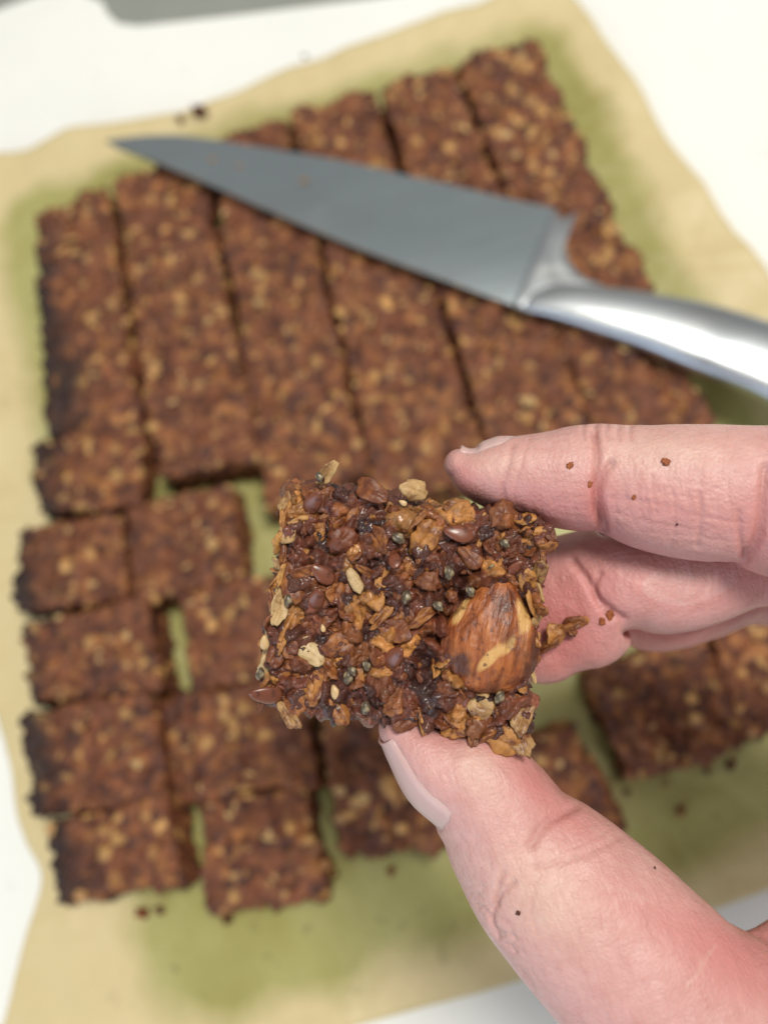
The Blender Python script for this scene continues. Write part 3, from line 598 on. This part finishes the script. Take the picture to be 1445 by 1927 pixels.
palm1_st = [(1950, 1280, 150, 11.6, 1.2), (1960, 1500, 210, 11.8, 1.3), (2000, 1720, 250, 12., 1.4), (2080, 1940, 260, 12.3, 1.5), (2300, 2150, 250, 12.6, 1.6)]
palm2_st = [(1960, 1340, 150, 13.4, 1.2), (1990, 1560, 200, 13.6, 1.3), (2050, 1800, 230, 13.6, 1.4), (2180, 2020, 230, 13.4, 1.5), (2400, 2200, 230, 13.0, 1.6)]
web_st = [(1400, 1905, 120, 10.7, .6), (1510, 1850, 110, 10.9, .55), (1640, 1740, 110, 11.0, .55), (1780, 1560, 120, 11.0, .6), (1880, 1330, 130, 11.1, .8)]
AV, AF, off = [], [], 0; FR = {}
for nm, st in (('thumb', thumb_st), ('index', index_st), ('middle', middle_st), ('ring', ring_st), ('pinky', pinky_st), ('p1', palm1_st), ('p2', palm2_st), ('web', web_st)):
    (V, Fc), fr_ = finger(st, ex=2.15); FR[nm] = fr_
    AV.append(V); AF += [[i + off for i in f] for f in Fc]; off += len(V)
ho2 = atd(1500, 1500, 11.0)
tmp = obj('hand', mesh('hand_raw', np.vstack(AV), AF, None, True, ho2), None, ho2)
rm = tmp.modifiers.new('remesh', 'REMESH'); rm.mode = 'VOXEL'; rm.voxel_size = .030 * S; rm.use_smooth_shade = True
sm = tmp.modifiers.new('smooth', 'SMOOTH'); sm.factor = .5; sm.iterations = 14
bpy.context.view_layer.update()
dg = bpy.context.evaluated_depsgraph_get(); hm = bpy.data.meshes.new_from_object(tmp.evaluated_get(dg)); tmp.modifiers.clear(); hm.name = 'hand'
tmp.data = hm; hand = tmp; hm.materials.clear(); hm.materials.append(M_SKIN)
n = len(hm.vertices); V = np.empty(n * 3, np.float32); hm.vertices.foreach_get('co', V); V = V.reshape(-1, 3) / S + ho2
N = np.empty(n * 3, np.float32); hm.vertex_normals.foreach_get('vector', N); N = N.reshape(-1, 3).astype(float)
hx, hy, hd = proj(V.astype(float)); facing = np.clip((N * (CAM - V) / np.linalg.norm(CAM - V, axis=1)[:, None]).sum(1), 0, 1)
vis = np.where((facing > .02) & (hx > 680) & (hx < 1520) & (hy > 760) & (hy < 2000))[0]
disp = np.zeros(n); red = np.zeros(n); pale = np.zeros(n); dark = np.zeros(n)
def polyd(pts, x, y):
    best = np.full(len(x), 1e9)
    for (ax, ay), (bx, by) in zip(pts[:-1], pts[1:]):
        dx, dy = bx - ax, by - ay; t = np.clip(((x - ax) * dx + (y - ay) * dy) / (dx * dx + dy * dy + 1e-9), 0, 1)
        best = np.minimum(best, np.hypot(x - ax - t * dx, y - ay - t * dy))
    return best
def crease(pts, wid, dep, dk=.5, d0=0, d1=99, soft=1.):
    pts = spl(np.array(pts, float), 6) if len(pts) > 2 else np.array(pts, float)
    x0, y0 = pts.min(0) - 3 * wid; x1, y1 = pts.max(0) + 3 * wid
    s = vis[(hx[vis] > x0) & (hx[vis] < x1) & (hy[vis] > y0) & (hy[vis] < y1) & (hd[vis] > d0) & (hd[vis] < d1)]
    if not len(s): return
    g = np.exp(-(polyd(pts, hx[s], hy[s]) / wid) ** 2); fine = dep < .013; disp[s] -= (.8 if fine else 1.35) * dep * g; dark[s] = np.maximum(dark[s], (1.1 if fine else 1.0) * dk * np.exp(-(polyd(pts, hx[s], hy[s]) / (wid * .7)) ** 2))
# index: joint creases and the fine net of lines between them
IX = (0, 10.62)
crease([(1118, 812), (1124, 860), (1120, 915), (1122, 955), (1132, 992)], 7, .055, .45)
crease([(1150, 872), (1134, 895), (1127, 930), (1130, 975), (1136, 1000)], 9, .05, .35)
crease([(965, 838), (958, 870), (948, 905), (946, 935)], 6, .022, .25)
crease([(1000, 822), (985, 860), (975, 900), (968, 940), (985, 960)], 4, .012, .18)
crease([(1440, 880), (1432, 960), (1425, 1010), (1400, 1050)], 10, .05, .4)
crease([(1390, 965), (1392, 1010), (1400, 1052)], 6, .025, .25)
crease([(1316, 930), (1318, 980), (1312, 1030)], 5, .018, .2); crease([(1268, 925), (1270, 990), (1262, 1030)], 4, .012, .15)
crease([(1150, 938), (1220, 945), (1310, 968), (1390, 985)], 4, .012, .15); crease([(1160, 965), (1240, 985), (1330, 1000)], 4, .010, .13)
rl = random.Random(12)
for k in range(34):                         # curved lines across the finger-tip side
    x = 1010 + k * 11 + rl.uniform(-3, 3); y0 = rl.uniform(845, 885); y1 = rl.uniform(930, 985)
    if 1110 < x < 1145: continue
    crease([(x, y0), (x - 6 + rl.uniform(-3, 3), (y0 + y1) / 2), (x + rl.uniform(-6, 8), y1)], rl.uniform(2.4, 3.6), rl.uniform(.004, .011), rl.uniform(.03, .10))
for k in range(10):
    y = 880 + k * 13 + rl.uniform(-3, 3); crease([(1020 + rl.uniform(-15, 25), y - 8), (1070, y), (1112, y + 6)], 2.8, .006, .05)
for k in range(16):
    y = 870 + k * 11 + rl.uniform(-4, 4); x0 = rl.uniform(1150, 1230); crease([(x0, y), (x0 + 70, y + 8), (x0 + rl.uniform(120, 210), y + 26)], 2.8, rl.uniform(.004, .008), .05)
for k in range(5): crease([(1098 + k * 22, 799), (1096 + k * 22, 812), (1099 + k * 22, 826)], 4, .018, .12)
# middle finger
crease([(1078, 1055), (1100, 1085), (1122, 1125), (1150, 1150), (1172, 1165)], 8, .05, .4, 10.9)
crease([(1128, 1080), (1118, 1105), (1128, 1140), (1148, 1165)], 6, .03, .3, 10.9)
for k in range(9): crease([(1135 + k * 5, 1062 + k * 4 - 12), (1205 + k * 7, 1040 + k * 10), (1290, 1052 + k * 10), (1350 - k * 4, 1068 + k * 7)], 3.2, rl.uniform(.006, .012), .09, 10.75)
for k in range(14): x = 1150 + k * 17 + rl.uniform(-4, 4); crease([(x, 1050), (x + 6, 1078), (x + 2, 1105 + rl.uniform(0, 25))], 2.8, .006, .05, 10.75)
for k in range(8): crease([(1300 + k * 13, 1120 + k * 1), (1312 + k * 12, 1150 - k * 4)], 3, .008, .08, 10.75)
# thumb
crease([(1082, 1519), (1050, 1535), (1020, 1556), (1000, 1590)], 10, .040, .28); crease([(1168, 1576), (1120, 1600), (1060, 1620), (1005, 1632)], 7, .014, .14); crease([(1140, 1565), (1100, 1588), (1055, 1602)], 4, .010, .08)
crease([(948, 1640), (938, 1670), (930, 1705)], 6, .022, .25); crease([(1010, 1660), (1000, 1710), (1010, 1760)], 5, .012, .12); crease([(968, 1660), (940, 1690), (925, 1730), (938, 1765)], 5, .03, .25)
for k in range(18):
    x, y = 880 + k * 6 + rl.uniform(-4, 4), 1672 + k * 9.5; a = rl.uniform(-.8, 1.2); L = rl.uniform(16, 42)
    crease([(x, y), (x + L * math.cos(a) * .6, y + L * math.sin(a) * .6 - 6), (x + L * math.cos(a), y + L * math.sin(a))], 3.2, rl.uniform(.008, .018), .10)
for k in range(22):
    y = 1830 + k * 9; x = 1000 + k * 7.5; crease([(x, y - 20), (x + 60, y - 34 + rl.uniform(-4, 4)), (x + 130, y - 30 + rl.uniform(-6, 6))], 3, rl.uniform(.003, .007), .03)
for a, b in (((1150, 1622), (1260, 1668)), ((1130, 1668), (1230, 1700)), ((1180, 1600), (1235, 1632)), ((1335, 1790), (1300, 1850)), ((1345, 1780), (1318, 1812)), ((1290, 1860), (1320, 1800)), ((1110, 1560), (1160, 1590)), ((1165, 1690), (1210, 1700))):
    s = vis[(np.abs(hx[vis] - (a[0] + b[0]) / 2) < 120) & (np.abs(hy[vis] - (a[1] + b[1]) / 2) < 120)]
    m_ = ((a[0] + b[0]) / 2 + 6, (a[1] + b[1]) / 2 - 4); pale[s] = np.maximum(pale[s], .30 * np.exp(-(polyd(spl(np.array([a, m_, b], float), 5), hx[s], hy[s]) / 2.6) ** 2))
for k in range(40):                         # print ridges on the thumb's pad
    x = 850 + k * 5.2; crease([(x - 6, 1405 + k * 1.5), (x + 4, 1450 + k * 1.5), (x + 2, 1500 + k * 1.5)], 2.0, .0035, .03)
def blot(arr, x, y, rx, ry, v, ang=0, d0=0, d1=99):
    c, s_ = math.cos(math.radians(ang)), math.sin(math.radians(ang)); dx, dy = hx - x, hy - y; a = (dx * c + dy * s_) / rx; b = (-dx * s_ + dy * c) / ry
    g = v * np.exp(-(a * a + b * b)); g[(hd < d0) | (hd > d1)] = 0; arr[:] = np.clip(arr + g, 0, 1)
blot(red, 1010, 1470, 70, 45, .6, 40); blot(red, 1075, 1550, 60, 40, .4, 20); blot(red, 880, 1392, 110, 26, .5, 12); blot(red, 1230, 1730, 180, 45, .32, 32); blot(red, 1400, 1760, 120, 70, .55, 15); blot(red, 1420, 1860, 140, 60, .35, 10)
blot(red, 1120, 925, 26, 80, .45, 0, 0, 11.3); blot(red, 1020, 960, 90, 40, .5, 10, 0, 11.3); blot(red, 1230, 960, 160, 60, .35, 8, 0, 11.3); blot(red, 1430, 1020, 60, 90, .5, 0, 0, 12); blot(red, 870, 900, 30, 30, .5)
blot(red, 1050, 1180, 100, 120, .85, 0, 11.0); blot(red, 1240, 1100, 150, 60, .45, 0, 10.9); blot(red, 1250, 1200, 150, 40, .5, 0, 11.8)
blot(pale, 1010, 1690, 120, 90, .55, 45); blot(pale, 900, 1450, 40, 60, .5, -30); blot(pale, 1230, 850, 140, 40, .5, 0, 0, 11.2); blot(pale, 940, 870, 60, 26, .4)
disp += .012 * fbm(V.astype(float) * 1.6, 61, 3) * (facing > 0)
V2 = V + N * disp[:, None]
hm.vertices.foreach_set('co', ((V2 - ho2) * S).astype(np.float32).ravel())
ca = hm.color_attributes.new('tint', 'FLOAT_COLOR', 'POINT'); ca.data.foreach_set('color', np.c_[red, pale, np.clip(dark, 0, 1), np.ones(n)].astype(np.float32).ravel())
hm.polygons.foreach_set('use_smooth', np.ones(len(hm.polygons), bool)); hm.update()
tag(hand, 'right hand reaching in from the right, pinching the oat bar between thumb and fingers', 'hand')

# nails: curved plates bedded in the skin
def nail(frames, i0, i1, a0, a1, ext, lift, name='nail', n=18, m=14):
    rows = []
    for s in np.linspace(-ext, 1, n):
        t = i0 + max(s, 0) * (i1 - i0); k = min(int(t), len(frames) - 2); f = t - k
        c, T, e1, e2, a, b = [x * (1 - f) + y * f for x, y in zip(frames[k], frames[k + 1])]
        if s < 0: c = c + T * s * (np.linalg.norm(frames[i1][0] - frames[i0][0]))
        row = []
        for u in np.linspace(-1, 1, m):
            th = a0 + (a1 - a0) * (u + 1) / 2; edge_ = max(0., (s - .62) / .38); bow = lift * (1 - u ** 4) - .07 * max(0, abs(u) - .85) / .15 - .075 * edge_ ** 2; th = a0 + (a1 - a0) * (1 + u * (1 - .22 * edge_ ** 2)) / 2
            row.append(c + e1 * (a + bow) * math.cos(th) + e2 * (b + bow) * math.sin(th))
        rows.append(row)
    V = np.array(rows).reshape(-1, 3); Fc = [[i * m + j, i * m + j + 1, (i + 1) * m + j + 1, (i + 1) * m + j] for i in range(n - 1) for j in range(m - 1)]
    o = obj(name, mesh(name, V, Fc, M_NAIL, True, ho2), hand)
    s = o.modifiers.new('thickness', 'SOLIDIFY'); s.thickness = .035 * S; s.offset = -1
    return o
def side(frames, k, px, py):                # angle of the ring direction that points at a pixel's side
    c, T, e1, e2, a, b = frames[k]; x0, y0, _ = proj(c[None]); x1, y1, _ = proj((c + e1 * a)[None])
    return 0.0 if (x1[0] - x0[0]) * (px - x0[0]) + (y1[0] - y0[0]) * (py - y0[0]) > 0 else math.pi
th0 = side(FR['thumb'], 10, 700, 1560); sg = 1 if th0 == 0 else -1
nail(FR['thumb'], 0, 32, th0 - sg * .95, th0 + sg * 1.06, .04, .016)
th1 = side(FR['index'], 10, 900, 700); sg = 1 if th1 == 0 else -1
nail(FR['index'], 0, 36, th1 - sg * .85, th1 + sg * .78, .10, .045)

# crumbs on the skin
from mathutils.kdtree import KDTree
def on_skin(px, py, size, lab, pal, dmin=0):
    s = vis[(np.abs(hx[vis] - px) < 7) & (np.abs(hy[vis] - py) < 7) & (hd[vis] > dmin)]
    if not len(s): return
    i = s[np.argmin(hd[s])]; size *= .8; Vc, Fc = blob(16, 10, size, size * 1.35, size * .4, int(px), .6, 2.2)
    c = np.array([(.09, .03, .015), (.30, .085, .025)][pal]); col = np.repeat(c[None], len(Vc), 0)
    o = obj('crumb', mesh('crumb', Vc, Fc, M_BAR, True, (0, 0, 0), col), None, V2[i] + N[i] * size * .3, Vector(N[i]).to_track_quat('Z', 'Y').to_euler())
    tag(o, lab, 'crumb', 'crumbs stuck to the fingers')
for a in ((1248, 864, .055, 'largest orange crumb stuck on the index finger, right of the joint crease', 1), (1066, 871, .045, 'orange crumb on the index finger tip segment, left of the joint crease', 1), (1104, 917, .035, 'small orange crumb on the index finger just beside the joint crease', 1),
          (1187, 941, .03, 'thin brown crumb on the index finger below the largest orange crumb', 1), (1270, 993, .018, 'dark speck on the lower side of the index finger', 0), (968, 1723, .035, 'dark brown crumb on the thumb below its knuckle', 0), (1237, 1627, .022, 'dark speck near the upper edge of the thumb', 0),
          (1142, 1168, .07, 'brown crumb on the middle finger beside its joint crease', 1), (1128, 1174, .05, 'second brown crumb on the middle finger, nearer the bar', 1)):
    on_skin(*a)
